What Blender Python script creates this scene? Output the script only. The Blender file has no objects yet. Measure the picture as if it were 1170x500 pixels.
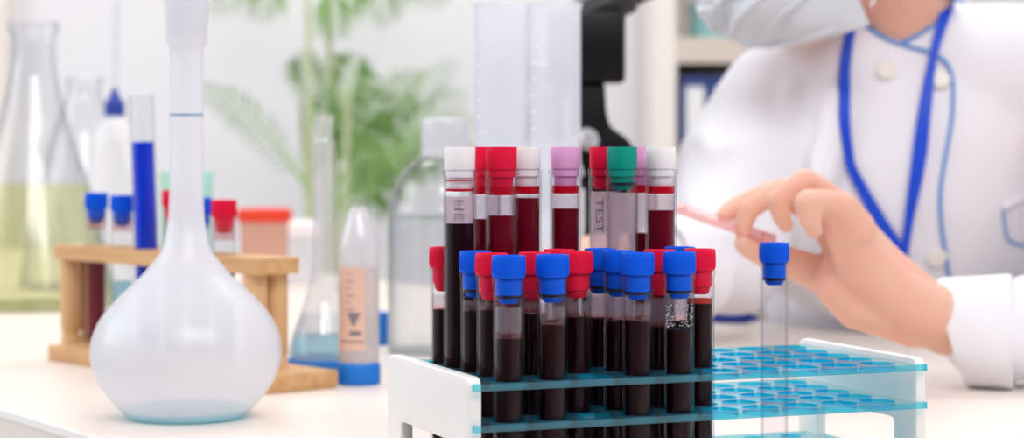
import bpy, bmesh, math, random
import numpy as np
from mathutils import Vector, Matrix, noise
from mathutils.bvhtree import BVHTree
random.seed(7)
SC = bpy.context.scene
COL = SC.collection
# ------------------------------------------------------------------ camera, world, lights, exposure
FPX, HOR = 2333.0, 167.0            # focal length in pixels of the 1170x500 frame, image row of the horizon
DESK = 0.75                         # desk top height (m)
EYE = DESK + 0.165                  # camera height
cam = bpy.data.cameras.new('camera'); camo = bpy.data.objects.new('camera', cam); COL.objects.link(camo)
camo.location = (0, 0, EYE); camo.rotation_euler = (math.pi/2, 0, 0)
cam.sensor_width = 36; cam.lens = FPX/1170*36; cam.shift_y = -(250-HOR)/1170
cam.clip_start = 0.05; cam.clip_end = 50
cam.dof.use_dof = True; cam.dof.focus_distance = 0.985; cam.dof.aperture_fstop = 9.0
SC.camera = camo
W_ = bpy.data.worlds.new('world'); SC.world = W_; W_.use_nodes = True
W_.node_tree.nodes['Background'].inputs[0].default_value = (0.97, 0.97, 1.0, 1)
W_.node_tree.nodes['Background'].inputs[1].default_value = 0.95
SC.view_settings.view_transform = 'Standard'; SC.view_settings.look = 'None'
SC.view_settings.exposure = 0.0; SC.view_settings.gamma = 1.0; SC.view_settings.use_curve_mapping = False
def area(name, loc, target, sx, sy, power, col=(1, 1, 1)):
    l = bpy.data.lights.new(name, 'AREA'); l.shape = 'RECTANGLE'; l.size = sx; l.size_y = sy; l.energy = power; l.color = col
    o = bpy.data.objects.new(name, l); COL.objects.link(o); o.location = loc
    o.rotation_euler = (Vector(target)-Vector(loc)).to_track_quat('-Z', 'Y').to_euler()
    return o
area('window_light_left', (-3.0, 1.5, 2.1), (0.1, 1.4, 0.85), 2.0, 1.6, 28, (0.95, 0.97, 1.0))
area('fill_light_front', (0.5, -0.4, 2.5), (0.2, 1.5, 0.85), 1.8, 0.9, 35, (1.0, 0.98, 0.97))  # added fill from the front, lifts coat, flask and rack
area('fill_light_rear', (0.0, 2.6, 2.75), (0.0, 2.5, 0), 2.2, 0.9, 29, (1.0, 0.98, 0.96))  # added fill from above, brightens the back wall
cy = SC.cycles
cy.max_bounces = 24; cy.diffuse_bounces = 4; cy.glossy_bounces = 4; cy.transmission_bounces = 20
cy.transparent_max_bounces = 96; cy.use_denoising = True; cy.denoising_input_passes = 'RGB_ALBEDO'; cy.sample_clamp_indirect = 4.0

# ------------------------------------------------------------------ helpers
def P(px, py, D):                   # image position + distance (mm) -> point in the room (m)
    return Vector(((px-585)/FPX*D/1000, D/1000, EYE-(py-HOR)/FPX*D/1000))
def onDesk(px, D): return Vector(((px-585)/FPX*D/1000, D/1000, DESK))
def new_mat(name):
    m = bpy.data.materials.new(name); m.use_nodes = True
    nt = m.node_tree; nt.nodes.clear(); out = nt.nodes.new('ShaderNodeOutputMaterial')
    return m, nt, out
def pbr(name, col, rough=0.5, spec=0.5, sss=0.0, metal=0.0, bump=None, var=None, trans=0.0):
    m, nt, out = new_mat(name); b = nt.nodes.new('ShaderNodeBsdfPrincipled')
    b.inputs['Base Color'].default_value = (*col, 1); b.inputs['Roughness'].default_value = rough
    b.inputs['Specular IOR Level'].default_value = spec; b.inputs['Metallic'].default_value = metal
    if sss:
        b.inputs['Subsurface Weight'].default_value = sss; b.inputs['Subsurface Radius'].default_value = (1.0, 0.35, 0.2)
        b.inputs['Subsurface Scale'].default_value = 0.006
    if trans: b.inputs['Transmission Weight'].default_value = trans
    tc = nt.nodes.new('ShaderNodeTexCoord')
    if var:                          # (scale xyz, second colour): streaky two-tone noise
        mp = nt.nodes.new('ShaderNodeMapping'); mp.inputs['Scale'].default_value = var[0]
        no = nt.nodes.new('ShaderNodeTexNoise'); no.inputs['Scale'].default_value = 1.0; no.inputs['Detail'].default_value = 5
        rp = nt.nodes.new('ShaderNodeValToRGB'); rp.color_ramp.elements[0].position = .35; rp.color_ramp.elements[1].position = .65
        rp.color_ramp.elements[0].color = (*col, 1); rp.color_ramp.elements[1].color = (*var[1], 1)
        nt.links.new(tc.outputs['Object'], mp.inputs[0]); nt.links.new(mp.outputs[0], no.inputs['Vector'])
        nt.links.new(no.outputs[0], rp.inputs[0]); nt.links.new(rp.outputs[0], b.inputs['Base Color'])
    if bump:                         # (scale, strength, distance)
        no = nt.nodes.new('ShaderNodeTexNoise'); no.inputs['Scale'].default_value = bump[0]; no.inputs['Detail'].default_value = 3
        bp = nt.nodes.new('ShaderNodeBump'); bp.inputs['Strength'].default_value = bump[1]; bp.inputs['Distance'].default_value = bump[2]
        nt.links.new(tc.outputs['Object'], no.inputs['Vector']); nt.links.new(no.outputs[0], bp.inputs['Height'])
        nt.links.new(bp.outputs[0], b.inputs['Normal'])
    nt.links.new(b.outputs[0], out.inputs[0])
    return m
def thin(name, face, edge, body=0.0, bodycol=(1, 1, 1), gloss=0.05, rough=0.04, power=2.5, tl=0.5):
    """thin clear wall: see-through with a tint that deepens at grazing angles, some milky body, a gloss coat"""
    m, nt, out = new_mat(name); N = nt.nodes.new; L = nt.links.new
    lw = N('ShaderNodeLayerWeight'); lw.inputs['Blend'].default_value = 0.5
    pw = N('ShaderNodeMath'); pw.operation = 'POWER'; pw.inputs[1].default_value = power; L(lw.outputs['Facing'], pw.inputs[0])
    mx = N('ShaderNodeMix'); mx.data_type = 'RGBA'; L(pw.outputs[0], mx.inputs[0])
    mx.inputs[6].default_value = (*face, 1); mx.inputs[7].default_value = (*edge, 1)
    tr = N('ShaderNodeBsdfTransparent'); L(mx.outputs[2], tr.inputs[0])
    cur = tr.outputs[0]
    if body:
        d = N('ShaderNodeBsdfDiffuse'); d.inputs[0].default_value = (*bodycol, 1)
        t = N('ShaderNodeBsdfTranslucent'); t.inputs[0].default_value = (*bodycol, 1)
        dt = N('ShaderNodeMixShader'); dt.inputs[0].default_value = tl; L(d.outputs[0], dt.inputs[1]); L(t.outputs[0], dt.inputs[2])
        bm_ = N('ShaderNodeMixShader'); bm_.inputs[0].default_value = body; L(cur, bm_.inputs[1]); L(dt.outputs[0], bm_.inputs[2]); cur = bm_.outputs[0]
    g = N('ShaderNodeBsdfGlossy'); g.inputs['Roughness'].default_value = rough
    p5 = N('ShaderNodeMath'); p5.operation = 'POWER'; p5.inputs[1].default_value = 4.0; L(lw.outputs['Facing'], p5.inputs[0])
    ma = N('ShaderNodeMath'); ma.operation = 'MULTIPLY_ADD'; ma.inputs[1].default_value = 0.55; ma.inputs[2].default_value = gloss; L(p5.outputs[0], ma.inputs[0])
    ms = N('ShaderNodeMixShader'); L(ma.outputs[0], ms.inputs[0]); L(cur, ms.inputs[1]); L(g.outputs[0], ms.inputs[2])
    L(ms.outputs[0], out.inputs[0])
    return m
def obj(name, bm, mat, parent=None, smooth=40, mats=None):
    me = bpy.data.meshes.new(name); bm.normal_update()
    if smooth is not None:
        for f in bm.faces: f.smooth = True
        for e in bm.edges:
            if len(e.link_faces) == 2 and e.calc_face_angle(0) > math.radians(smooth): e.smooth = False
    bm.to_mesh(me); bm.free()
    for x in (mats or [mat]): me.materials.append(x)
    o = bpy.data.objects.new(name, me); COL.objects.link(o)
    if parent: o.parent = parent
    return o
def tag(o, label, cat, group=None, kind=None):
    o['label'] = label; o['category'] = cat
    if group: o['group'] = group
    if kind: o['kind'] = kind
    return o
def thing(name, label, cat, loc=(0, 0, 0), rz=0, group=None):
    o = bpy.data.objects.new(name, None); COL.objects.link(o); o.location = loc; o.rotation_euler = (0, 0, rz); o.empty_display_size = .02
    return tag(o, label, cat, group)
def struct(name, bm, mat):
    o = obj(name, bm, mat, smooth=None); o['kind'] = 'structure'; return o
def dup(root, loc, label, rz=None):
    r = root.copy(); COL.objects.link(r); r.location = loc; r['label'] = label
    if rz is not None: r.rotation_euler = (0, 0, rz)
    for ch in list(root.children):
        c = ch.copy(); COL.objects.link(c); c.parent = r
        for g in ch.children:
            d = g.copy(); COL.objects.link(d); d.parent = c
    return r
NB = bmesh.new
def box(bm, x0, x1, y0, y1, z0, z1, bev=0, M=None, seg=2):
    r = bmesh.ops.create_cube(bm, size=1.0)
    vs = r['verts']
    for v in vs: v.co = Vector(((x0+x1)/2+v.co.x*(x1-x0), (y0+y1)/2+v.co.y*(y1-y0), (z0+z1)/2+v.co.z*(z1-z0)))
    if bev:
        es = list({e for v in vs for e in v.link_edges})
        rr = bmesh.ops.bevel(bm, geom=es, offset=bev, segments=seg, affect='EDGES', profile=.5)
        vs = list({v for f in rr['faces'] for v in f.verts} | {v for v in vs if v.is_valid})
    if M is not None:
        for v in vs: v.co = M @ v.co
    return vs
def lathe(bm, prof, seg=40, M=None, fn=None, mat=0):
    rings = []
    for r, z in prof:
        if r < 1e-7: rings.append([bm.verts.new((0, 0, z))])
        else: rings.append([bm.verts.new((r*math.cos(2*math.pi*k/seg), r*math.sin(2*math.pi*k/seg), z)) for k in range(seg)])
    fs = []
    for a, b in zip(rings, rings[1:]):
        if len(a) == 1 and len(b) == 1: continue
        for k in range(seg):
            j = (k+1) % seg
            if len(a) == 1: f = bm.faces.new((a[0], b[j], b[k]))
            elif len(b) == 1: f = bm.faces.new((a[k], a[j], b[0]))
            else: f = bm.faces.new((a[k], a[j], b[j], b[k]))
            f.material_index = mat; fs.append(f)
    vs = [v for r in rings for v in r]
    if fn:
        for v in vs: v.co = fn(v.co)
    if M is not None:
        for v in vs: v.co = M @ v.co
    return vs
def axisM(p, q):
    """matrix whose z axis runs from p to q, origin at p"""
    z = (Vector(q)-Vector(p)).normalized(); M = z.to_track_quat('Z', 'Y').to_matrix().to_4x4(); M.translation = Vector(p); return M
def cyl(bm, p, q, r0, r1=None, seg=24, bev=0.0):
    r1 = r0 if r1 is None else r1; L = (Vector(q)-Vector(p)).length
    if bev: pr = [(0, 0), (r0-bev, 0), (r0, bev), (r1, L-bev), (r1-bev, L), (0, L)]
    else: pr = [(0, 0), (r0, 0), (r1, L), (0, L)]
    return lathe(bm, pr, seg, axisM(p, q))
def tube(bm, pts, rad, seg=10, cap=True):
    pts = [Vector(p) for p in pts]; n = len(pts); rings = []; up = None
    for i, p in enumerate(pts):
        t = (pts[min(i+1, n-1)]-pts[max(i-1, 0)]).normalized()
        if up is None: up = t.orthogonal().normalized()
        else: up = (up-t*up.dot(t)).normalized()
        s = t.cross(up); r = rad[i] if isinstance(rad, (list, tuple)) else rad
        rings.append([bm.verts.new(p+(up*math.cos(2*math.pi*k/seg)+s*math.sin(2*math.pi*k/seg))*r) for k in range(seg)])
    for a, b in zip(rings, rings[1:]):
        for k in range(seg): bm.faces.new((a[k], a[(k+1) % seg], b[(k+1) % seg], b[k]))
    if cap: bm.faces.new(rings[0][::-1]); bm.faces.new(rings[-1])
def prism(bm, pts, y0, y1, bev=0.0, M=None):
    """polygon in the x-z plane extruded along y"""
    a = [bm.verts.new((x, y0, z)) for x, z in pts]; b = [bm.verts.new((x, y1, z)) for x, z in pts]; n = len(pts)
    fs = [bm.faces.new(a), bm.faces.new(b[::-1])]+[bm.faces.new((a[i], b[i], b[(i+1) % n], a[(i+1) % n])) for i in range(n)]
    bmesh.ops.recalc_face_normals(bm, faces=fs); vs = a+b
    if bev:
        es = [e for v in a for e in v.link_edges if e.other_vert(v) in a]+[e for v in b for e in v.link_edges if e.other_vert(v) in b]
        es += [bm.edges.get((a[i], b[i])) for i in range(n)]
        rr = bmesh.ops.bevel(bm, geom=list(set(es)), offset=bev, segments=3, affect='EDGES', profile=.5)
        vs = list({v for f in rr['faces'] for v in f.verts} | {v for v in vs if v.is_valid})
    if M is not None:
        for v in vs: v.co = M @ v.co
def smooth_curve(pts, n=8):
    pts = [Vector(p) for p in pts]; out = []
    q = [pts[0]*2-pts[1]]+pts+[pts[-1]*2-pts[-2]]
    for i in range(1, len(q)-2):
        for k in range(n):
            t = k/n; a, b, c, d = q[i-1], q[i], q[i+1], q[i+2]
            out.append(.5*((2*b)+(c-a)*t+(2*a-5*b+4*c-d)*t*t+(3*b-a-3*c+d)*t**3))
    out.append(pts[-1]); return out
def px_profile(pp, base_y, D):
    """[(radius px, image row)] -> [(r, z)] in metres above the base row"""
    s = D/FPX/1000
    return [(r*s, (base_y-y)*s) for r, y in pp]
def fine(pr, n=5):
    """smooth a lathe profile"""
    return [(max(v.x, 0), v.y) for v in smooth_curve([Vector((r, z, 0)) for r, z in pr], n)]
def text_mesh(s, size, depth=0.0):
    c = bpy.data.curves.new('t', 'FONT'); c.body = s; c.size = size; c.align_x = 'CENTER'; c.align_y = 'CENTER'; c.extrude = depth; c.offset = size*.010; c.space_character = 1.12
    o = bpy.data.objects.new('t', c); COL.objects.link(o)
    bpy.context.view_layer.update()
    me = bpy.data.meshes.new_from_object(o.evaluated_get(bpy.context.evaluated_depsgraph_get()))
    bpy.data.objects.remove(o); bm = bmesh.new(); bm.from_mesh(me); bpy.data.meshes.remove(me)
    return bm

# ------------------------------------------------------------------ materials
M = {}
M['wall'] = pbr('wall_paint', (.78, .77, .795), .8, .2, bump=(60, .05, .002))
M['cream_wall'] = pbr('cream_paint', (.80, .74, .68), .8, .2)
M['grey_wall'] = pbr('dark_reflection_grey', (.15, .15, .17), .8, .2)  # kept dark so the tubes mirror little light
M['floor'] = pbr('grey_vinyl', (.55, .55, .57), .5, .4, var=((8, 8, 8), (.6, .6, .62)))
M['desk'] = pbr('beige_laminate', (.80, .71, .64), .38, .4, var=((6, 6, 6), (.82, .735, .67)))
M['desk_edge'] = pbr('edge_band', (.90, .87, .83), .35, .5)
M['white_rack'] = pbr('white_acetal', (.82, .815, .80), .35, .4, sss=.15)
M['acr'] = thin('cyan_acrylic_face', (.94, .99, .995), (.66, .93, .96), body=.04, bodycol=(.78, .96, .98), gloss=.03, power=3)
M['acr_edge'] = thin('cyan_acrylic_cut_edge', (.10, .74, .93), (.02, .55, .85), body=.26, bodycol=(.0, .58, .90), gloss=.06, power=2)  # edge-lit glow of the acrylic, put into a saturated blue
M['acr_side'] = thin('cyan_acrylic_outer_edge', (.22, .80, .90), (.08, .60, .80), body=.14, bodycol=(.04, .66, .86), gloss=.07, power=2)  # weaker edge-lit glow, also put into the colour
M['glass'] = thin('clear_glass', (.975, .98, .985), (.68, .71, .76), gloss=.02, power=4.0)
M['glass_far'] = thin('thin_clear_glass', (.975, .98, .985), (.74, .77, .80), gloss=.04, rough=.08, power=2.5)
M['glass_white'] = thin('bright_clear_glass', (.98, .98, .985), (.80, .82, .85), body=.09, bodycol=(.95, .95, .96), gloss=.05, power=3.0)
M['tubeplastic'] = thin('clear_tube_plastic', (.97, .97, .98), (.38, .38, .44), gloss=.006, power=4.0)
M['haze'] = thin('pinkish_residue', (.97, .94, .95), (.9, .85, .88), body=.30, bodycol=(.93, .84, .88), gloss=.0, power=3.0)
M['short_haze'] = thin('gap_brightening_haze', (.97, .96, .97), (.9, .86, .88), body=.09, bodycol=(.95, .88, .90), gloss=.0, power=3.0)  # pale pinkish haze, stands in for light passing through the empty gaps
M['faint_haze'] = thin('faint_residue', (.97, .95, .96), (.9, .85, .88), body=.08, bodycol=(.95, .86, .89), gloss=.0, power=3.0)
M['blood'] = pbr('blood', (.013, .0005, .0018), .22, .14)
M['blood_bright'] = pbr('blood_bright_red', (.17, .0015, .012), .15, .14)  # brighter red than the other blood
M['blood_film'] = thin('blood_film', (.85, .02, .06), (.5, .0, .03), body=.75, bodycol=(.80, .004, .04), gloss=.02)
M['pink_film'] = thin('thin_blood_film', (.98, .88, .88), (.95, .7, .7), body=.03, bodycol=(.9, .35, .36), gloss=.04)
M['orange_film'] = thin('orange_blood_film', (.98, .3, .15), (.9, .1, .05), body=.6, bodycol=(.85, .10, .04), gloss=.04)
M['red'] = pbr('red_cap_plastic', (.76, .008, .050), .5, .15, sss=.05)
M['blue'] = pbr('blue_cap_plastic', (.002, .105, .74), .5, .15)
M['blue2'] = pbr('blue_lid_plastic', (.01, .20, .66), .42, .4)
M['green'] = pbr('teal_cap_plastic', (.0, .30, .225), .5, .2)
M['pink'] = pbr('lilac_cap_plastic', (.80, .40, .70), .5, .2, sss=.1)
M['white'] = pbr('white_cap_plastic', (.88, .86, .87), .5, .4, sss=.1)
M['navy'] = pbr('navy_plastic', (.02, .05, .35), .5, .4)
M['ring'] = pbr('dark_seal', (.006, .006, .02), .3, .5)
M['milky'] = thin('milky_plastic', (.97, .97, .99), (.93, .94, .97), body=.45, bodycol=(.97, .97, .985), gloss=.025, rough=.25, power=2, tl=.45)
M['milky_cap'] = thin('milky_cap_plastic', (.94, .95, .97), (.8, .82, .86), body=.62, bodycol=(.88, .89, .92), gloss=.05, rough=.15, power=2)
M['frost'] = thin('frosted_plastic', (.94, .955, .98), (.88, .91, .95), body=.40, bodycol=(.92, .93, .96), gloss=.02, rough=.12, power=1.5, tl=.55)
M['falcon'] = thin('clear_ribbed_plastic', (.96, .96, .97), (.88, .89, .91), body=.38, bodycol=(.92, .92, .94), gloss=.06, rough=.1, power=2.5)
M['cyan_liq'] = thin('cyan_liquid', (.25, .90, .96), (.15, .82, .9), body=.25, bodycol=(.25, .84, .90), gloss=.02)
M['pale_liq'] = thin('pale_blue_liquid', (.68, .90, .95), (.45, .75, .86), body=.2, bodycol=(.45, .75, .85), gloss=.05)
M['water'] = thin('water', (.965, .972, .98), (.84, .87, .90), gloss=.03, power=2)
M['yellow_liq'] = thin('yellow_liquid', (.96, .96, .74), (.84, .87, .56), body=.10, bodycol=(.88, .89, .60), gloss=.03)
M['blue_liq'] = pbr('deep_blue_liquid', (.0, .035, .68), .15, .2)
M['wood'] = pbr('pine_wood', (.66, .40, .19), .5, .3, var=((14, 120, 120), (.56, .31, .13)))
M['wood_end'] = pbr('pale_pine', (.72, .47, .25), .5, .3, var=((120, 14, 14), (.64, .38, .18)))
M['black'] = pbr('black_enamel', (.004, .004, .006), .4, .2)
M['dgrey'] = pbr('dark_grey_enamel', (.03, .03, .034), .3, .4)
M['metal'] = pbr('satin_metal', (.75, .75, .76), .3, .5, metal=.8)
M['skin'] = pbr('skin', (.76, .46, .345), .45, .35, sss=.25, bump=(220, .06, .0006), var=((45, 45, 45), (.80, .435, .33)))
M['hair'] = pbr('dark_brown_hair', (.03, .016, .010), .4, .5)
M['eye'] = pbr('eye_white', (.8, .8, .8), .2, .5)
M['coat'] = pbr('white_cotton', (.84, .835, .89), .85, .15, bump=(900, .12, .0004))
M['trouser'] = pbr('grey_trousers', (.30, .31, .35), .9, .1)
M['mask'] = pbr('grey_blue_nonwoven', (.65, .69, .74), .8, .2, bump=(500, .1, .0005))
M['trim'] = pbr('light_blue_piping', (.14, .31, .68), .7, .2)
M['ribbon'] = pbr('blue_ribbon', (.006, .065, .62), .5, .35)
M['button'] = pbr('cream_button', (.83, .80, .74), .4, .5)
M['leaf'] = pbr('palm_leaf', (.28, .50, .15), .5, .3, var=((3, 3, 3), (.40, .58, .25)))
M['stem'] = pbr('palm_stem', (.50, .56, .32), .6, .3)
M['pot'] = pbr('white_ceramic', (.80, .80, .82), .3, .5)
M['soil'] = pbr('soil', (.06, .04, .025), .95, .1)
M['redlid'] = pbr('orange_red_lid', (.80, .055, .02), .45, .4)
M['peach'] = thin('peach_plastic', (.96, .74, .64), (.9, .6, .5), body=.5, bodycol=(.86, .56, .45), gloss=.05)
M['peach_liq'] = thin('pale_peach_liquid', (.97, .88, .82), (.9, .76, .7), body=.25, bodycol=(.90, .76, .70), gloss=.02)
M['peachlabel'] = pbr('peach_label', (.74, .48, .38), .6, .3)
M['ink'] = pbr('grey_ink', (.23, .19, .22), .6, .3)
M['ink2'] = pbr('pale_grey_ink', (.26, .21, .28), .6, .3)
M['markblue'] = pbr('blue_line_ink', (.20, .36, .52), .5, .3)
M['mint'] = thin('mint_plastic', (.8, .95, .92), (.6, .85, .8), body=.6, bodycol=(.60, .86, .80), gloss=.05)
M['binder'] = pbr('navy_binder', (.05, .08, .26), .6, .3)
M['paper'] = pbr('white_paper', (.82, .81, .80), .8, .2)
M['shelf'] = pbr('beige_shelf', (.62, .53, .46), .6, .3)
M['shelf_side'] = pbr('cream_shelf_side', (.80, .745, .69), .6, .3)
M['teal'] = pbr('teal_tin', (.25, .50, .52), .5, .3)
M['slide'] = thin('pink_smeared_glass', (.97, .80, .78), (.8, .5, .5), body=.34, bodycol=(.90, .52, .50), gloss=.06)
M['smear'] = pbr('red_smear', (.55, .03, .05), .3, .4)

# ------------------------------------------------------------------ the room
b = NB(); box(b, -3.2, 3.0, -1.0, 3.95, -.05, 0); struct('floor', b, M['floor'])
b = NB(); box(b, -3.2, 3.0, 3.9, 4.0, 0, 2.9); struct('wall_back', b, M['wall'])
b = NB(); box(b, -3.2, 3.0, -1.1, -1.0, 0, 2.9); struct('added_dark_wall', b, M['grey_wall'])  # unseen wall added behind the camera to darken reflections in the tubes
b = NB(); box(b, 2.9, 3.0, -1.0, 3.9, 0, 2.9); struct('wall_right', b, M['wall'])
b = NB(); box(b, -.99, -.955, 3.86, 3.9, 0, 2.9); box(b, -1.7, -.99, 3.87, 3.9, 0, 2.9); struct('trim_1', b, M['cream_wall'])
b = NB(); box(b, -3.0, 2.9, 3.885, 3.9, 0, .09, .003); struct('baseboard_back', b, M['desk_edge'])

# ------------------------------------------------------------------ the desk: a long strip running away to the left
dv = Vector((-.56, .83, 0)).normalized(); nv = Vector((dv.y, -dv.x, 0))
ang = math.atan2(dv.y, dv.x)
desk = thing('desk', 'long beige laminate laboratory desk with a pale edge band', 'desk', tuple(nv*.45+Vector((0, 0, DESK))), ang)
# local x along the desk, local y to its left (towards -nv)
b = NB(); box(b, -.1-.55, 3.15, -.818, -.0005, -.04, 0, .0004); obj('tabletop', b, M['desk'], desk, None)
b = NB(); box(b, -.1-.55, 3.15, -.0025, .0005, -.0045, .0004, .0002); obj('edge_band', b, M['desk_edge'], desk, None)
for lx in (-.55, 3.05):
    for ly in (-.79, -.05):
        b = NB(); box(b, lx-.025, lx+.025, ly-.025, ly+.025, -DESK, -.04, .003); obj('leg', b, M['desk_edge'], desk, None)

# ------------------------------------------------------------------ the acrylic tube rack
YAW = .376; PIT = .022
ru = Vector((math.cos(YAW), math.sin(YAW), 0)); rv = Vector((-math.sin(YAW), math.cos(YAW), 0))
R0 = Vector((-.00156, .94776, 0))
def hole(c, r): return R0+ru*((c-1)*PIT)+rv*((r-1)*PIT)
rack = thing('tube_rack', 'white ended test tube rack with three clear cyan acrylic shelves of holes', 'test tube rack', (R0.x, R0.y, DESK), YAW)
PZ = [.165-.1084-.0032, .165-.1272-.0032, .165-.156-.0032]   # undersides of the three shelves above the desk
TH = .0032
def plate(name, z, hr, x0, x1, y0, y1):
    bm = NB(); n = 32; vt = {}
    def V(x, y, zz):
        k = (round(x*1e6), round(y*1e6), round(zz*1e6))
        if k not in vt: vt[k] = bm.verts.new((x, y, zz))
        return vt[k]
    xs = [x0]+[(i-.5)*PIT for i in range(11)]+[x1]; ys = [y0]+[(j-.5)*PIT for j in range(6)]+[y1]
    def sub(a, bb, m): return [a+(bb-a)*k/m for k in range(m+1)]
    h = PIT/2
    for zz, up in ((z, False), (z+TH, True)):
        for i in range(len(xs)-1):
            for j in range(len(ys)-1):
                if 1 <= i <= 10 and 1 <= j <= 5:
                    cx, cy_ = (i-1)*PIT, (j-1)*PIT
                    sq = [(cx+h, cy_+t) for t in sub(-h, h, 8)][:-1]+[(cx-t, cy_+h) for t in sub(-h, h, 8)][:-1]+[(cx-h, cy_-t) for t in sub(-h, h, 8)][:-1]+[(cx+t, cy_-h) for t in sub(-h, h, 8)][:-1]
                    ci = [(cx+hr*math.cos(-math.pi/4+2*math.pi*k/n), cy_+hr*math.sin(-math.pi/4+2*math.pi*k/n)) for k in range(n)]
                    for k in range(n):
                        q = [V(*sq[k], zz), V(*sq[(k+1) % n], zz), V(*ci[(k+1) % n], zz), V(*ci[k], zz)]
                        bm.faces.new(q if up else q[::-1])
                        if up:
                            f = bm.faces.new([V(*ci[k], z), V(*ci[k], zz), V(*ci[(k+1) % n], zz), V(*ci[(k+1) % n], z)]); f.material_index = 1
                else:
                    mx = 8 if 1 <= i <= 10 else 1; my = 8 if 1 <= j <= 5 else 1
                    ax = sub(xs[i], xs[i+1], mx); ay = sub(ys[j], ys[j+1], my)
                    ring = [(x, ay[0]) for x in ax[:-1]]+[(ax[-1], y) for y in ay[:-1]]+[(x, ay[-1]) for x in ax[::-1][:-1]]+[(ax[0], y) for y in ay[::-1][:-1]]
                    q = [V(x, y, zz) for x, y in ring]
                    bm.faces.new(q if up else q[::-1])
    for (a, c) in (((x0, y0), (x1, y0)), ((x1, y0), (x1, y1)), ((x1, y1), (x0, y1)), ((x0, y1), (x0, y0))):
        # side walls follow the vertices on the border
        if a[1] == c[1]: pts = sorted({(x / 1e6, a[1]) for (x, y, zz) in vt if y == round(a[1]*1e6)}, reverse=a[0] > c[0])
        else: pts = sorted({(a[0], y / 1e6) for (x, y, zz) in vt if x == round(a[0]*1e6)}, key=lambda t: t[1], reverse=a[1] > c[1])
        for p, q in zip(pts, pts[1:]):
            f = bm.faces.new([V(*p, z), V(*q, z), V(*q, z+TH), V(*p, z+TH)]); f.material_index = 2
    bmesh.ops.recalc_face_normals(bm, faces=bm.faces)
    return obj(name, bm, None, rack, 30, mats=[M['acr'], M['acr_edge'], M['acr_side']])
PL, PR, PF, PB = -.0234, .2202, -.0094, .109    # ends (u) and front/back (v) of the white panels
for z, hr in zip(PZ, (.0088, .0088, .0055)):
    plate('shelf', z, hr, PL+.002, PR-.0015, -.013, .101)
def panel(x0, x1):
    bm = NB()
    def arc(cx, cy_, r, a0, a1, n=5): return [(cx+r*math.cos(math.radians(a0+(a1-a0)*k/n)), cy_+r*math.sin(math.radians(a0+(a1-a0)*k/n))) for k in range(n+1)]
    T = .165-.1056; C = .165-.1375; lw = .021
    # bars: legs, bridge (y along depth)
    pts = [(PF, 0), (PF+lw, 0)]+arc(PF+lw+.003, C-.003, .003, 180, 90)+arc(PB-lw-.003, C-.003, .003, 90, 0)+[(PB-lw, 0), (PB, 0)]+arc(PB-.005, T-.005, .005, 0, 90)+arc(PF+.005, T-.005, .005, 90, 180)
    Mx = Matrix(((0, 1, 0, 0), (1, 0, 0, 0), (0, 0, 1, 0), (0, 0, 0, 1)))
    prism(bm, pts, x0, x1, .0008, Mx)
    bmesh.ops.recalc_face_normals(bm, faces=bm.faces)
    return obj('end_panel', bm, M['white_rack'], rack, 35)
panel(PL, PL+.0065); panel(PR-.0055, PR)

# ------------------------------------------------------------------ capped tubes in the rack
BOT = .165-.1583                      # height of tube bottoms above the desk
def tube_profile(r, L, wall, lip=True):
    o = [(r*math.sin(a), r-r*math.cos(a)) for a in [math.pi/2*k/8 for k in range(9)]]
    if lip: o += [(r, L-.0125), (r+.0003, L-.012), (r, L-.0112), (r, L-.0082), (r+.0004, L-.0076), (r, L-.0066), (r, L-.0028), (r+.0005, L-.0022), (r+.0005, L)]
    else: o += [(r, L)]
    ri = r-wall
    i = [(ri, L), (ri, r)]+[(ri*math.sin(a), r-ri*math.cos(a)) for a in [math.pi/2*k/8 for k in range(8, -1, -1)]]
    return o+i
def liquid_profile(r, z0, top):
    return [(r*math.sin(a), z0+r-r*math.cos(a)) for a in [math.pi/2*k/8 for k in range(9)]]+[(r, top), (r-.0006, top-.0002), (r-.0022, top-.0009), (0, top-.0011)]
def cap_bm(r, rc, L, hd, plug, ribs):
    bm = NB()
    pr = [(0, L-plug)]+([(r*.5, L-plug), (r*.66, L-plug+.0012), (r*.72, L-plug+.0036), (r-.0012, L-plug+.0040)] if ribs else [(r*.55, L-plug), (r*.72, L-plug+.0018), (r*.74, L-.0038), (r-.0011, L-.0035)])+[(r-.0011, L-.0030), (r-.0011, L), (rc-.0003, L+.0001), (rc, L+.0008), (rc*1.015, L+hd-.0012), (rc*1.0, L+hd), (rc*.80, L+hd), (rc*.76, L+hd-.001), (rc*.72, L+hd-.0045), (0, L+hd-.005)]
    def fn(c):
        if ribs and L+.0015 < c.z < L+hd-.0005 and math.hypot(c.x, c.y) > rc*.9:
            pass
        return c
    lathe(bm, pr, 48)
    if ribs:                         # fine vertical ribs round the head
        for k in range(40):
            a = 2*math.pi*k/40; Mx = Matrix.Rotation(a, 4, 'Z')
            box(bm, rc-.0003, rc+.00028, -.0002, .0002, L+.0015, L+hd-.002, 0, Mx)
    return bm
CAPM = {'blue': 'blue', 'red': 'red', 'white': 'white', 'pink': 'pink', 'green': 'green'}
mesh_cache = {}
def share(key, maker):
    """several things share the data of equal parts"""
    def put(name, mat, parent):
        if key not in mesh_cache:
            o = obj(name, maker(), M[mat], parent, 40); mesh_cache[key] = o.data; return o
        o = bpy.data.objects.new(name, mesh_cache[key]); COL.objects.link(o); o.parent = parent; return o
    return put
def wrap_text(s, size, r, z, az, mat, parent, name):
    bm = text_mesh(s, size)
    for v in bm.verts:               # written up the tube, bent round it
        x, y = v.co.x, v.co.y
        a = az+y/r
        v.co = Vector((r*math.cos(a), r*math.sin(a), z-x*1.25))
    return obj(name, bm, M[mat], parent, None)
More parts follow.
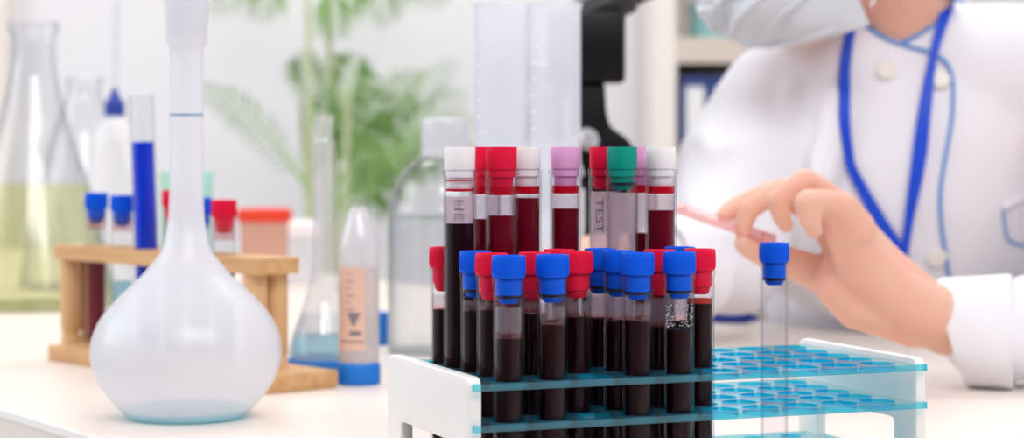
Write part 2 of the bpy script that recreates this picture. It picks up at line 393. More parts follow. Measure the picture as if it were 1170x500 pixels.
def rack_tube(c, r_, cap, fill_y, label, tall=False, film=None, text=None, bright=False):
    h = hole(c, r_); D = h.y*1000
    t = thing('blood_tube' if fill_y else 'empty_tube', label, 'test tube', (h.x, h.y, DESK+BOT), random.uniform(0, 6) if not text else 0,
              'tall capped tubes in the rack' if tall else 'short capped tubes in the rack')
    r = .0081 if tall else .0073; L = .1465 if tall else .0972; rc = .00765 if tall else .0077; hd = .0115 if tall else .0104
    share(('w', tall), lambda: lathe_bm(tube_profile(r, L, .0009), 40))('tube_wall', 'tubeplastic', t)
    plug = .0105 if tall else .0118
    share(('c', tall, cap), lambda: cap_bm(r, rc, L, hd, plug, not tall))('cap', CAPM[cap], t)
    if cap in ('blue', 'green') :
        share(('r', tall), lambda: lathe_bm([(r*.72, L-plug+.0024), (r-.001, L-plug+.0026), (r-.001, L-plug+.0038), (r*.72, L-plug+.0039)], 40))('seal_ring', 'ring', t)
    if film:
        z1, z0 = (L-.0085, L-.0125) if film == 1 else (L-.0092, L-.0104)
        obj('blood_film', lathe_bm([(r-.00104, z0), (r-.00104, z1), (r-.0014, z1), (r-.0014, z0), (r-.00104, z0)], 40), M['blood_film'], t)
        if film > 1:
            obj('blood_streak', lathe_bm([(r-.00104, L-.0054), (r-.00104, L-.0049), (r-.0014, L-.0049), (r-.0014, L-.0054), (r-.00104, L-.0054)], 40), M['blood_film'], t)
    if tall:
        zb_ = .1583-((fill_y or 330)-HOR)/FPX*h.y if fill_y else .004
        zt_ = L-.0132 if film else L-.0118
        obj('haze_film', lathe_bm([(r-.00106, zb_+.0001), (r-.00106, zt_), (r-.0012, zt_), (r-.0012, zb_+.0001), (r-.00106, zb_+.0001)], 32), M['haze' if (not fill_y or text) else 'faint_haze'], t)
    if fill_y:
        zf = .1583-(fill_y-HOR)/FPX*h.y
        obj('blood', lathe_bm(liquid_profile(r-.00118, .0012, zf), 40), M['blood_bright' if bright else 'blood'], t)
        if not tall and 'droplets' not in label:
            obj('haze_film', lathe_bm([(r-.00106, zf+.0025), (r-.00106, L-.0135), (r-.0012, L-.0135), (r-.0012, zf+.0025), (r-.00106, zf+.0025)], 32), M['short_haze'], t)  # added haze that brightens the gap above the blood
            obj('film_ring', lathe_bm([(r-.00105, zf+.0001), (r-.00105, zf+.0022), (r-.0012, zf+.0022), (r-.0012, zf+.0001), (r-.00105, zf+.0001)], 40), M['orange_film' if label.find('orange') >= 0 else 'pink_film'], t)
    if text:
        wrap_text(text[0], text[1], r+.00012, text[2], text[3], 'ink2', t, 'lettering')
    return t
def lathe_bm(pr, seg=40, fn=None):
    bm = NB(); lathe(bm, pr, seg, fn=fn); return bm
SHORT = [
 (1, 1, 'blue', 386, 'short blue-capped blood tube at the left end of the front row'),
 (2, 1, 'blue', 370, 'short blue-capped blood tube second from left in the front row'),
 (4, 1, 'blue', 366, 'short blue-capped blood tube in the front row, right beside its empty hole'),
 (5, 1, 'blue', 376, 'short blue-capped blood tube with droplets inside its glass, right end of front row'),
 (1, 2, 'red', 354, 'short red-capped blood tube at the left end of the second row'),
 (2, 2, 'red', 358, 'short red-capped blood tube seen between the two leftmost front blue caps'),
 (3, 2, 'red', 361, 'short red-capped blood tube standing behind the empty hole of the front row'),
 (4, 2, 'blue', 366, 'short blue-capped blood tube in the second row between two red caps'),
 (5, 2, 'red', 373, 'short red-capped blood tube seen between the two rightmost front blue caps'),
 (6, 2, 'red', 346, 'short red-capped blood tube with an orange rim, rightmost of the blood tubes'),
 (1, 3, 'blue', 355, 'short blue-capped blood tube directly in front of the leftmost tall white-capped tube'),
 (3, 3, 'red', 366, 'short red-capped blood tube half hidden behind the second front blue cap'),
 (4, 3, 'blue', 363, 'short blue-capped blood tube in the third row, left of two nearer blue caps'),
 (6, 3, 'blue', 366, 'short blue-capped blood tube hidden behind the right end of the front row'),
 (1, 5, 'red', 353, 'short red-capped blood tube at the far left corner beside the tall white-capped tube'),
]
for a in SHORT:
    t = rack_tube(*a)
    if 'droplets' in a[4]:
        bm = NB(); zf = .1583-(a[3]-HOR)/FPX*hole(a[0], a[1]).y
        for k in range(130):
            an = random.uniform(0, 6.28); z = random.uniform(zf+.001, zf+.0125); rr = random.uniform(.00012, .0004)
            Mx = Matrix.Translation((.00625*math.cos(an), .00625*math.sin(an), z)) @ Matrix.Diagonal((rr, rr, rr*1.2, 1))
            bmesh.ops.create_icosphere(bm, subdivisions=1, radius=1, matrix=Mx)
        d = obj('droplets', bm, M['paper'], t); d['kind'] = 'stuff'
rack_tube(9, 4, 'blue', None, 'empty clear tube with a blue cap standing alone on the right of the rack')
rack_tube(1, 4, 'white', 255, 'tall white-capped blood tube lettered HE, leftmost of the tall tubes', True, 2, ('HE', .0068, .1270, -1.62))
rack_tube(2, 5, 'red', 250, 'tall red-capped blood tube half hidden between the white cap and nearer red cap', True, 1, None, True)
rack_tube(2, 4, 'red', 246, 'tall red-capped blood tube beside the lettered white-capped one', True, 1, None, True)
rack_tube(3, 5, 'white', 226, 'tall white-capped blood tube filled highest, right beside a tall red cap', True, 1, None, True)
rack_tube(4, 5, 'pink', 238, 'tall lilac-capped blood tube standing clear between the two tall groups', True, 1, None, True)
rack_tube(5, 5, 'red', None, 'tall empty red-capped tube lettered TEST beside the green cap', True, 0, ('TEST', .0060, .1225, -1.95))
rack_tube(5, 4, 'green', None, 'tall empty tube with a teal green cap', True)
rack_tube(6, 5, 'pink', 266, 'tall lilac-capped blood tube half hidden between the green and white caps', True, 1, None, True)
rack_tube(6, 4, 'white', 240, 'tall white-capped blood tube at the right end of the tall tubes', True, 1, None, True)

# ------------------------------------------------------------------ milky volumetric flask in front
D = 1245
fl = thing('volumetric_flask', 'milky white round volumetric flask with a long neck and a little cyan liquid', 'flask', onDesk(213, D))
s = D/FPX/1000; B = .165/s+HOR
prof = px_profile([(63, B), (67, B-2), (70, 472), (84, 457), (99, 436), (107, 415), (108.5, 400), (106, 383), (97, 363), (80, 342), (60, 323), (41, 305), (28, 285), (22, 262), (20, 235), (19.3, 200), (18.8, 130), (18.8, 60)], B, D)
pf = [(0, 0)]+fine(prof, 4)
pf += px_profile([(18.8, 55), (22, 50), (23, 46), (24.5, 20), (25, -6), (23, -7)], B, D)
inn = px_profile([(22, -5), (21, 40), (17.5, 58), (17.3, 130), (18, 235), (26.5, 285), (58, 323), (95, 363), (104, 383), (106.5, 400), (105, 415), (97, 436), (82, 457), (66, 474), (0, 474)], B, D)
obj('body', lathe_bm(pf+inn, 72), M['milky'], fl)
lq = px_profile([(0, 474.0), (65.5, 474.0), (71, 468), (73, 465.5), (0, 466.2)], B, D)
obj('liquid', lathe_bm(lq, 64), M['cyan_liq'], fl)
obj('graduation_line', lathe_bm(px_profile([(19.0, 132.2), (19.15, 132), (19.15, 130.2), (19.0, 130)], B, D), 48), M['markblue'], fl)
obj('stopper', lathe_bm(px_profile([(0, 40), (19.5, 38), (21.5, -8), (26, -10), (27, -14), (27, -34), (24, -38), (0, -38)], B, D), 48), M['milky_cap'], fl)

# ------------------------------------------------------------------ wooden tube rack with its tubes
RF = Vector((-.1635, 1.358, DESK)); WY = -.84; WL, WW = .292, .060
wu = Vector((math.cos(WY), math.sin(WY), 0)); wv = Vector((-math.sin(WY), math.cos(WY), 0))
wr = thing('wooden_rack', 'pine wood test tube rack with round posts behind the milky flask', 'test tube rack', RF, WY)
bm = NB(); box(bm, -WL, 0, 0, WW, 0, .012, .0012); obj('base', bm, M['wood'], wr, 30)
TX0, TX1, TY0, TY1, TZ0, TZ1 = -WL-.012, -.028, .013, .047, .0775, .0885
def w_at(px, v):                     # where along the rack a picture column meets the line at depth v
    k = (px-585)/FPX; o = RF+wv*v; return (k*o.y-o.x)/(wu.x-k*wu.y)
TYM = (TY0+TY1)/2
WHOLES = [w_at(p, TYM) for p in (110, 139.5, 167, 199, 228, 256)]
def board_with_holes(x0, x1, y0, y1, z0, z1, hs, hr):
    bm = NB(); n = 24; cut = sorted(hs); xs = [x0]
    hw = .0115
    segs = []
    cur = x0
    for hcx in cut:
        segs.append(('s', cur, hcx-hw)); segs.append(('h', hcx-hw, hcx+hw)); cur = hcx+hw
    segs.append(('s', cur, x1))
    for kind, a, c in segs:
        if kind == 's': box(bm, a, c, y0, y1, z0, z1)
        else:
            cx, cy_ = (a+c)/2, (y0+y1)/2
            def sqp(an):
                dx, dy = math.cos(an), math.sin(an); k = min((c-a)/2/max(abs(dx), 1e-9), (y1-y0)/2/max(abs(dy), 1e-9)); return cx+dx*k, cy_+dy*k
            ca = math.atan2((y1-y0)/2, (c-a)/2)
            ans = sorted(set([2*math.pi*k/n for k in range(n)]+[ca, math.pi-ca, math.pi+ca, 2*math.pi-ca]))
            m = len(ans); V = {}
            for i, an in enumerate(ans):
                for zz in (z0, z1):
                    V[i, 0, zz] = bm.verts.new((*sqp(an), zz)); V[i, 1, zz] = bm.verts.new((cx+hr*math.cos(an), cy_+hr*math.sin(an), zz))
            for i in range(m):
                j = (i+1) % m
                bm.faces.new((V[i, 0, z1], V[j, 0, z1], V[j, 1, z1], V[i, 1, z1])); bm.faces.new((V[i, 1, z0], V[j, 1, z0], V[j, 0, z0], V[i, 0, z0]))
                bm.faces.new((V[i, 1, z1], V[j, 1, z1], V[j, 1, z0], V[i, 1, z0])); bm.faces.new((V[i, 0, z0], V[j, 0, z0], V[j, 0, z1], V[i, 0, z1]))
    bmesh.ops.remove_doubles(bm, verts=bm.verts, dist=1e-5)
    # drop the inner partitions between the pieces
    mid = [f for f in bm.faces if abs(f.normal.x) > .99 and x0+1e-4 < f.calc_center_median().x < x1-1e-4 and all(abs(abs(v.co.y-(y0+y1)/2)-(y1-y0)/2) < 1e-5 for v in f.verts)]
    bm.normal_update()
    bmesh.ops.delete(bm, geom=[f for f in mid if f.is_valid], context='FACES')
    return bm
obj('top_board', board_with_holes(TX0, TX1, TY0, TY1, TZ0, TZ1, WHOLES, .0098), M['wood'], wr, 30)
for px, v in ((81, TY0+.0095), (81, TY1-.0075), (293, TY0+.0095), (293, TY1-.0075)):
    x = w_at(px, TY0+.0095)
    r = .0078
    bm = NB(); lathe(bm, [(0, .012), (r, .012), (r, .0165), (r-.0008, .0175), (r-.0008, .0205), (r, .0215), (r, TZ0), (0, TZ0)], 28, Matrix.Translation((x, v, 0))); obj('post', bm, M['wood_end'], wr)
def wood_tube(i, label, cap, L, r, liq, fill, film=None, tilt=None, filmz=None):
    p = RF+wu*WHOLES[i]+wv*TYM
    t = thing('test_tube', label, 'test tube', (p.x, p.y, DESK+.0125), 0, 'tubes in the wooden rack')
    obj('tube_wall', lathe_bm(tube_profile(r, L, .0009, cap is not None), 32), M['glass'], t)
    if cap: obj('cap', cap_bm(r, r+.0004, L, .0125, .011, True), M[cap], t)
    if liq: obj('liquid', lathe_bm(liquid_profile(r-.00118, .0012, fill), 32), M[liq], t)
    if filmz: obj('blood_film', lathe_bm([(r-.0009, filmz), (r-.00095, filmz+.012), (r-.0013, filmz+.012), (r-.0013, filmz), (r-.0009, filmz)], 32), M['pink_film'], t)
    if tilt: t.rotation_euler = tilt; t.location.x += .0028
    return t
wood_tube(0, 'blue-capped blood tube at the left end of the wooden rack', 'blue', .104, .0083, 'blood_bright', .072, filmz=.088)
wood_tube(1, 'blue-capped tube of pale liquid beside the tall blue-filled tube', 'blue', .103, .0083, 'pale_liq', .05, filmz=.088)
wood_tube(2, 'tall open glass tube two thirds full of deep blue liquid', None, .191, .0094, 'blue_liq', .156, tilt=(0, -.035, 0))
wood_tube(3, 'red-capped tube in the wooden rack, mostly hidden behind the flask neck', 'red', .108, .0083, 'blood_bright', .06, filmz=.088)
wood_tube(4, 'blue-capped tube in the wooden rack just right of the flask neck', 'blue', .103, .0083, 'blood_bright', .06)
wood_tube(5, 'red-capped blood tube at the right end of the wooden rack', 'red', .102, .0083, 'blood_bright', .066, filmz=.086)

# ------------------------------------------------------------------ glassware on the left
def erlenmeyer(label, px, D, pts, liqpts, liqmat, name='conical_flask'):
    o = thing(name, label, 'flask', onDesk(px, D)); s = D/FPX/1000; B = .165/s+HOR
    k = (B-pts[0][1])  # shift rows so the base stands on the desk
    pr = px_profile([(r, y+k*(1 if y > 300 else 0)) for r, y in pts], B, D)
    w = .0018
    pf = [(0, 0)]+fine(pr, 4); pin = [(max(r-w, 0), z) for r, z in fine(pr, 4)][::-1]
    pin = [(r, max(z, .003)) for r, z in pin]+[(0, .003)]
    obj('glass_body', lathe_bm(pf+pin, 48), M['glass_far'], o)
    if liqpts:
        lp = px_profile(liqpts, B, D); lp = [(max(r-w*1.2, 0), max(z, .0034)) for r, z in lp]
        obj('liquid', lathe_bm([(0, .0034)]+lp+[(0, lp[-1][1])], 48), M[liqmat], o)
    return o
erlenmeyer('large conical glass flask half full of yellow liquid at the far left', 38, 2103,
  [(88, 350), (95, 345), (94, 335), (88, 310), (63, 210), (41, 145), (29, 95), (25.5, 70), (25, 45), (27, 38), (29, 33), (29, 27), (26, 25)],
  [(90, 349), (94, 343), (93, 335), (88, 310), (63, 210)], 'yellow_liq')
erlenmeyer('clear empty conical glass flask behind the yellow-filled flask', 96, 2400,
  [(66, 327), (72, 322), (71, 312), (56, 225), (35, 150), (23, 118), (19.5, 105), (20, 96), (22, 91), (20, 88)], None, None)
D = 2300; wb = thing('wash_bottle', 'white squeeze wash bottle with a blue cone cap and bent white straw', 'wash bottle', onDesk(131, D)); s = D/FPX/1000; B = .165/s+HOR
obj('bottle_body', lathe_bm([(0, 0)]+px_profile([(25, B), (27, B-3), (27, 165), (24, 150), (14, 136), (9, 132), (0, 132)], B, D), 40), M['milky'], wb)
obj('cap', lathe_bm(px_profile([(0, 133), (11, 133), (11.5, 131), (11.5, 117), (8, 113), (5, 108), (4, 102), (0, 102)], B, D), 32), M['navy'], wb)
z0 = (B-103)*s
bm = NB(); tube(bm, smooth_curve([(0, 0, z0), (.001, 0, z0+.05), (.002, 0, z0+.095), (.006, 0, z0+.118), (.022, 0, z0+.124), (.06, 0, z0+.100)], 6), .0032, 10); obj('straw', bm, M['milky_cap'], wb)
D = 2200; mc = thing('beaker', 'mint green plastic beaker behind the neck of the milky flask', 'beaker', onDesk(213, D)); s = D/FPX/1000; B = .165/s+HOR
H_ = (B-196)*s
obj('wall', lathe_bm([(0, 0), (.024, 0), (.0255, .002), (.0285, H_-.004), (.030, H_), (.0285, H_), (.027, H_-.005), (.024, .003), (0, .003)], 40), M['mint'], mc)
D = 2350; uc = thing('specimen_cup', 'peach specimen cup with an orange-red screw lid behind the wooden rack', 'cup', onDesk(302, D)); s = D/FPX/1000; B = .165/s+HOR
zl = (B-253)*s
obj('cup_wall', lathe_bm([(0, 0), (.024, 0), (.0255, .002), (.0285, zl), (0, zl)], 40), M['peach'], uc)
bm = NB(); lathe(bm, [(0, zl), (.0305, zl), (.031, zl+.001), (.031, zl+.013), (.030, zl+.0145), (.027, zl+.015), (.026, zl+.0135), (0, zl+.0135)], 48)
for k in range(48): box(bm, .0308, .0315, -.0006, .0006, zl+.001, zl+.012, 0, Matrix.Rotation(2*math.pi*k/48, 4, 'Z'))
obj('lid', bm, M['redlid'], uc)
# small long-necked flask on a blue lid
D = 1535; s = D/FPX/1000; B = .165/s+HOR
lid = thing('round_lid', 'flat blue plastic lid under the small long-necked glass flask', 'lid', onDesk(370, D))
obj('disc', lathe_bm([(0, 0), (.0275, 0), (.028, .001), (.028, .005), (.027, .006), (0, .006)], 40), M['blue2'], lid)
sf = thing('long_necked_flask', 'small glass flask with a long straight neck and pale blue liquid', 'flask', onDesk(370, D)+Vector((0, 0, .0062)))
pts = [(38, 0), (41, 3), (40, 10), (36, 28), (24, 60), (16, 90), (13, 118), (12.3, 150), (12, 235), (12, 240), (12.8, 243), (12.3, 247), (10.8, 252), (10.5, 262), (11, 270), (12.3, 275), (12.3, 277)]
pr = [(r*s, z*s) for r, z in pts]; pf = fine(pr, 3)
obj('glass_body', lathe_bm([(0, 0)]+pf+[(max(r-.0011, 0), max(z, .0015)) for r, z in pf][::-1]+[(0, .0015)], 40), M['glass_white'], sf)
obj('liquid', lathe_bm([(0, .002)]+[((r-2.2)*s, z*s) for r, z in ((38, 3.2), (40.5, 5), (40, 10), (36.4, 26))]+[(0, 26*s)], 40), M['pale_liq'], sf)
obj('bubble_swirl', lathe_bm([((r-2.4)*s, z*s) for r, z in ((36.2, 27), (33, 36), (27, 51), (26, 51), (31, 36), (34, 27), (36.2, 27))], 40), M['water'], sf)
# conical centrifuge tube standing upside down on its cap
D = 1420; s = D/FPX/1000
fa = thing('centrifuge_tube', 'upturned clear conical tube with peach label standing on its blue cap', 'centrifuge tube', onDesk(410, D))
zc = .0150; R = 23.5*s
bm = NB(); lathe(bm, [(0, 0), (.0142, 0), (.0148, .0008), (.0148, zc-.0012), (.0140, zc), (0, zc)], 48)
for k in range(48): box(bm, .0146, .0151, -.0004, .0004, .001, zc-.002, 0, Matrix.Rotation(2*math.pi*k/48, 4, 'Z'))
obj('cap', bm, M['blue2'], fa)
B = .165/s+HOR
zz = lambda y: (B-y)*s
out = [(R-.0005, zc+.0002), (R, zc+.002), (R, zz(279)), (R*.98, zz(276)), (R*.46, zz(240)), (R*.36, zz(236.8)), (R*.28, zz(236)), (0, zz(236))]
obj('tube_wall', lathe_bm(out+[(0, zz(238)), (R*.28, zz(238.5)), (R*.40, zz(242)), (R*.92, zz(277)), (R-.001, zz(281)), (R-.001, zc+.0002)], 48), M['falcon'], fa, 18)
obj('liquid', lathe_bm([(0, zc+.001), (R-.0013, zc+.001), (R-.0013, zz(305)), (0, zz(305))], 40), M['peach_liq'], fa)
bm = NB(); n = 24; rings = []
for k in range(n+1):
    a = math.radians(-90-58+k*(58+22)/n); rings.append([bm.verts.new(((R+e)*math.cos(a), (R+e)*math.sin(a), z)) for e, z in ((.0003, zz(398)), (.0003, zz(304)), (.0001, zz(304)), (.0001, zz(398)))])
for a, c in zip(rings, rings[1:]):
    for k in range(4): bm.faces.new((a[k], c[k], c[(k+1) % 4], a[(k+1) % 4]))
lab = obj('label', bm, M['peachlabel'], fa)
bm = NB()
def patch(bm, a0, a1, z0, z1, r, n=6):
    vs = [[bm.verts.new((r*math.cos(math.radians(a0+(a1-a0)*k/n)), r*math.sin(math.radians(a0+(a1-a0)*k/n)), z)) for k in range(n+1)] for z in (z0, z1)]
    for k in range(n): bm.faces.new((vs[0][k], vs[0][k+1], vs[1][k+1], vs[1][k]))
for y in (312, 320, 328, 336, 344, 352): patch(bm, -122, -96 if y % 16 == 0 else -108, zz(y), zz(y-1.1), R+.0005)
patch(bm, -142, -72, zz(389), zz(387), R+.0005)
for k in range(8): patch(bm, -118+k*1.9, -82-k*1.9, zz(357+k*1.8), zz(355.2+k*1.8), R+.0005)
patch(bm, -112, -80, zz(381), zz(376), R+.0005)
obj('print', bm, M['ink'], lab)
D = 1703; sc_ = thing('screw_cap', 'blue bottle screw cap standing between the upturned tube and the clear bottle', 'cap', onDesk(427, D))
bm = NB(); lathe(bm, [(0, 0), (.0115, 0), (.012, .0006), (.012, .026), (.011, .027), (0, .027)], 40)
for k in range(36): box(bm, .0118, .0123, -.0004, .0004, .001, .025, 0, Matrix.Rotation(2*math.pi*k/36, 4, 'Z'))
obj('shell', bm, M['blue2'], sc_)
# clear bottle
D = 1638; s = D/FPX/1000; B = .165/s+HOR
bo = thing('plastic_bottle', 'clear round-shouldered bottle of water with a milky screw cap', 'bottle', onDesk(508, D))
pr = px_profile([(60, B), (64, B-3), (65, B-8), (65, 255), (64, 235), (58, 212), (47, 194), (34, 183), (25, 179), (22, 176)], B, D); pf = fine(pr, 4)
obj('bottle_body', lathe_bm([(0, 0)]+pf+[(max(r-.0012, 0), max(z, .0014)) for r, z in pf][::-1]+[(0, .0014)], 56), M['glass_far'], bo)
obj('water', lathe_bm([(0, .002)]+[(r*s-.0016, (B-y)*s) for r, y in ((60, B-3), (64, B-6), (65, B-10), (65, 248))]+[(0, (B-248)*s)], 48), M['water'], bo)
bm = NB(); lathe(bm, px_profile([(0, 180), (24.5, 180), (27, 178), (27, 172), (25.6, 171), (26, 170), (26, 138), (24, 134), (0, 133)], B, D), 56)
for k in range(56): box(bm, 25.7*s, 26.4*s, -.0004, .0004, (B-168)*s, (B-140)*s, 0, Matrix.Rotation(2*math.pi*k/56, 4, 'Z'))
obj('cap', bm, M['milky_cap'], bo)

# ------------------------------------------------------------------ two plastic measuring cylinders
def cylinder(px, D, wpx, label):
    o = thing('measuring_cylinder', label, 'measuring cylinder', onDesk(px, D), 0, 'frosted measuring cylinders'); s = D/FPX/1000; B = .165/s+HOR
    R = wpx/2*s; H = (B-4)*s
    def spout(c):
        a = math.degrees(math.atan2(c.y, c.x))+90; k = max(0, 1-abs(a)/30); h = max(0, (c.z-(H-.014))/.014)
        r = math.hypot(c.x, c.y)
        if r < R*.8 or k <= 0 or h <= 0: return c
        e = 1+.22*k*min(h, 1); return Vector((c.x*e, c.y*e, c.z))
    zs = [H-.014+.014*k/6 for k in range(7)]
    pf = [(0, .010), (R*.98, .010), (R, .012), (R, H*.4), (R, H-.016)]+[(R, z) for z in zs[:-2]]+[(R+.0008, zs[-2]), (R+.001, H), (R-.001, H)]+[(R-.0014, z) for z in zs[::-1][1:]]+[(R-.0014, .013), (0, .013)]
    obj('barrel', lathe_bm(pf, 72, spout), M['frost'], o)
    bm = NB(); lathe(bm, [(0, 0), (.0238, 0), (.024, .0015), (.022, .007), (R*.9, .0105), (0, .0105)], 6); obj('foot', bm, M['frost'], o, 30)
    bm = NB()
    for k in range(18):
        z = H-.03-k*.011; patch(bm, -152, -140 if k % 5 else -128, z, z+.0008, R+.0002)
    obj('graduation_marks', bm, M['paper'], o)
    return o
cylinder(573, 1330, 62, 'frosted plastic measuring cylinder beside the clear bottle, left of the pair')
cylinder(634, 1385, 60, 'frosted plastic measuring cylinder standing against the black microscope, right of the pair')

# ------------------------------------------------------------------ microscope
D = 1790; s = D/FPX/1000; B = .165/s+HOR
mi = thing('microscope', 'black laboratory microscope behind the frosted measuring cylinders', 'microscope', onDesk(650, D))
mx = lambda px: (px-650)*s
mz = lambda y: (B-y)*s
bm = NB(); box(bm, mx(555), mx(735), -.06, .06, 0, .028, .008, seg=3); obj('base', bm, M['black'], mi)
bm = NB(); prism(bm, [(mx(655), mz(345)), (mx(722), mz(345)), (mx(727), mz(230)), (mx(726), mz(176)), (mx(719), mz(162)), (mx(708), mz(152)), (mx(697), mz(146)), (mx(692), mz(130)), (mx(690), mz(94)), (mx(650), mz(94)), (mx(652), mz(150)), (mx(668), mz(200)), (mx(668), mz(260))], -.022, .022, .004); obj('arm', bm, M['black'], mi, 35)
bm = NB(); box(bm, mx(625), mx(712.5), -.030, .030, mz(95), mz(16), .003); obj('head', bm, M['black'], mi, 30)
bm = NB(); cyl(bm, (mx(640), 0, mz(30)), (mx(723), 0, mz(-7)), 20*s, 20*s, 40, .004); cyl(bm, (mx(719), 0, mz(-5.2)), (mx(733), 0, mz(-11.5)), 15*s, 14*s, 40, .002); obj('eyepiece_tube', bm, M['dgrey'], mi)
bm = NB(); cyl(bm, (mx(718), 0, mz(-4.8)), (mx(770), 0, mz(-28)), 13.5*s, 15*s, 32, .002); obj('eyepiece', bm, M['black'], mi)
bm = NB(); cyl(bm, (mx(618), 0, mz(118)), (mx(618), 0, mz(90)), .020, .026, 32, .002); box(bm, mx(598), mx(640), -.024, .024, mz(95), mz(70), .003); obj('nosepiece', bm, M['metal'], mi, 30)
for k in range(3):
    a = 2*math.pi*k/3+.5; p = Vector((mx(618)+.012*math.cos(a), .012*math.sin(a), mz(117))); q = p+Vector((.007*math.cos(a), .007*math.sin(a), -.034))
    bm = NB(); cyl(bm, p, q, .008, .005, 24, .001); obj('objective', bm, M['metal'], mi)
bm = NB(); box(bm, mx(556), mx(668), -.055, .055, mz(214), mz(200), .002); cyl(bm, (mx(618), 0, mz(240)), (mx(618), 0, mz(213)), .018, .018, 28, .001); obj('stage', bm, M['black'], mi, 30)
bm = NB(); cyl(bm, (mx(618), 0, .027), (mx(618), 0, .042), .022, .018, 32, .002); obj('lamp_housing', bm, M['dgrey'], mi)
bm = NB(); cyl(bm, (mx(669), -.021, mz(160)), (mx(669), -.040, mz(160)), 14*s, 13*s, 40, .002); cyl(bm, (mx(669), -.038, mz(160)), (mx(669), -.048, mz(160)), 8*s, 8*s, 32, .001); obj('focus_knob', bm, M['metal'], mi)

# ------------------------------------------------------------------ the person
def capsules(bm, chain, seg=20):
    """tapered limbs: [(point, radius), ...] closed cone-spheres that a voxel skin joins into one surface"""
    for (p, r) in chain:
        bmesh.ops.create_icosphere(bm, subdivisions=3, radius=r, matrix=Matrix.Translation(p))
    for (p, r), (q, r2) in zip(chain, chain[1:]):
        if (q-p).length < 1e-5: continue
        cyl(bm, p, q, r, r2, seg)
def ell(bm, c, ax, rx, ry, rz):
    """ellipsoid; ax = (x axis, y axis, z axis)"""
    R = Matrix((ax[0], ax[1], ax[2])).transposed().to_4x4()
    bmesh.ops.create_icosphere(bm, subdivisions=4, radius=1, matrix=Matrix.Translation(c) @ R @ Matrix.Diagonal((rx, ry, rz, 1)))
def skin(name, bm, voxel, mat, parent, iters=8, fac=.5, disp=None):
    bmesh.ops.recalc_face_normals(bm, faces=bm.faces)
    o = obj(name, bm, mat, parent, None)
    md = o.modifiers.new('r', 'REMESH'); md.mode = 'VOXEL'; md.voxel_size = voxel; md.use_smooth_shade = True
    sm = o.modifiers.new('s', 'SMOOTH'); sm.factor = fac; sm.iterations = iters
    bpy.context.view_layer.update()
    me = bpy.data.meshes.new_from_object(o.evaluated_get(bpy.context.evaluated_depsgraph_get()))
    o.modifiers.clear(); old = o.data; o.data = me; bpy.data.meshes.remove(old)
    if not me.materials: me.materials.append(mat)
    if disp:
        for v in me.vertices: v.co = v.co+v.normal*disp(v.co)
    for p in me.polygons: p.use_smooth = True
    me.update(); return o
PX = lambda px, py, D: P(px, py, D)
pers = thing('person', 'person in a white lab coat, grey mask and blue lanyard holding a glass slide', 'person', (.33, 1.93, 0))
def C_(chain): return [(P(*p), r/1000) for p, r in chain]
mmv = lambda x: x/1000
# head frame: looks to the picture's left and down
hf = Vector((-.80, -.56, -.30)).normalized(); hs = Vector((.57, -.82, 0)).normalized(); hu = hs.cross(hf)*-1
hu = hu if hu.z > 0 else -hu
HC = P(916, -104, 1725)
bm = NB()
# skull and face
ell(bm, HC-hf*.012+hu*.028, (hf, hs, hu), .098, .077, .092)
ell(bm, HC+hf*.022-hu*.030, (hf, hs, hu), .070, .064, .082)
ell(bm, HC+hf*.046-hu*.070, (hf, hs, hu), .030, .032, .022)          # chin
capsules(bm, [(HC+hf*.090+hu*.022, .008), (HC+hf*.104-hu*.010, .012)])   # nose
capsules(bm, [(HC+hf*.075-hu*.052+hs*.018, .010), (HC+hf*.080-hu*.052, .011), (HC+hf*.075-hu*.052-hs*.018, .010)])  # lips
for sg in (1, -1): ell(bm, HC-hf*.012+hs*sg*.076-hu*.005, (hf, hs, hu), .018, .008, .032)   # ears
capsules(bm, C_([((985, -70, 1770), 50), ((1024, -5, 1793), 47), ((1034, 60, 1815), 52), ((1036, 110, 1835), 80)]))
# torso, legs (seated)
capsules(bm, C_([((1036, 110, 1845), 85), ((1040, 260, 1915), 98), ((1045, 420, 1985), 118)]))
hipL, hipR = P(1120, 492, 1995), P(985, 492, 2000)
for hp, kx in ((hipL, .62), (hipR, .50)):
    kn = hp+Vector((-.03, -.36, -.05)); an = Vector((kn.x+.02, kn.y+.05, .09))
    capsules(bm, [(hp, .074), (kn, .056), (an+(kn-an)*.5, .052), (an, .040), (an+Vector((-.01, -.13, -.045)), .034)])
# arms
LW, LE, LS = (1082, 366, 1392), (1335, 355, 1440), (1235, 95, 1765)
capsules(bm, C_([((1060, 70, 1820), 55), (LS, 52), (LE, 33), ((1200, 372, 1412), 26), (LW, 24)]))
RS, RE_, RW = (892, 118, 1835), (830, 296, 1742), (742, 302, 1668)
capsules(bm, C_([((1010, 75, 1830), 55), (RS, 50), (RE_, 38), (RW, 24)]))
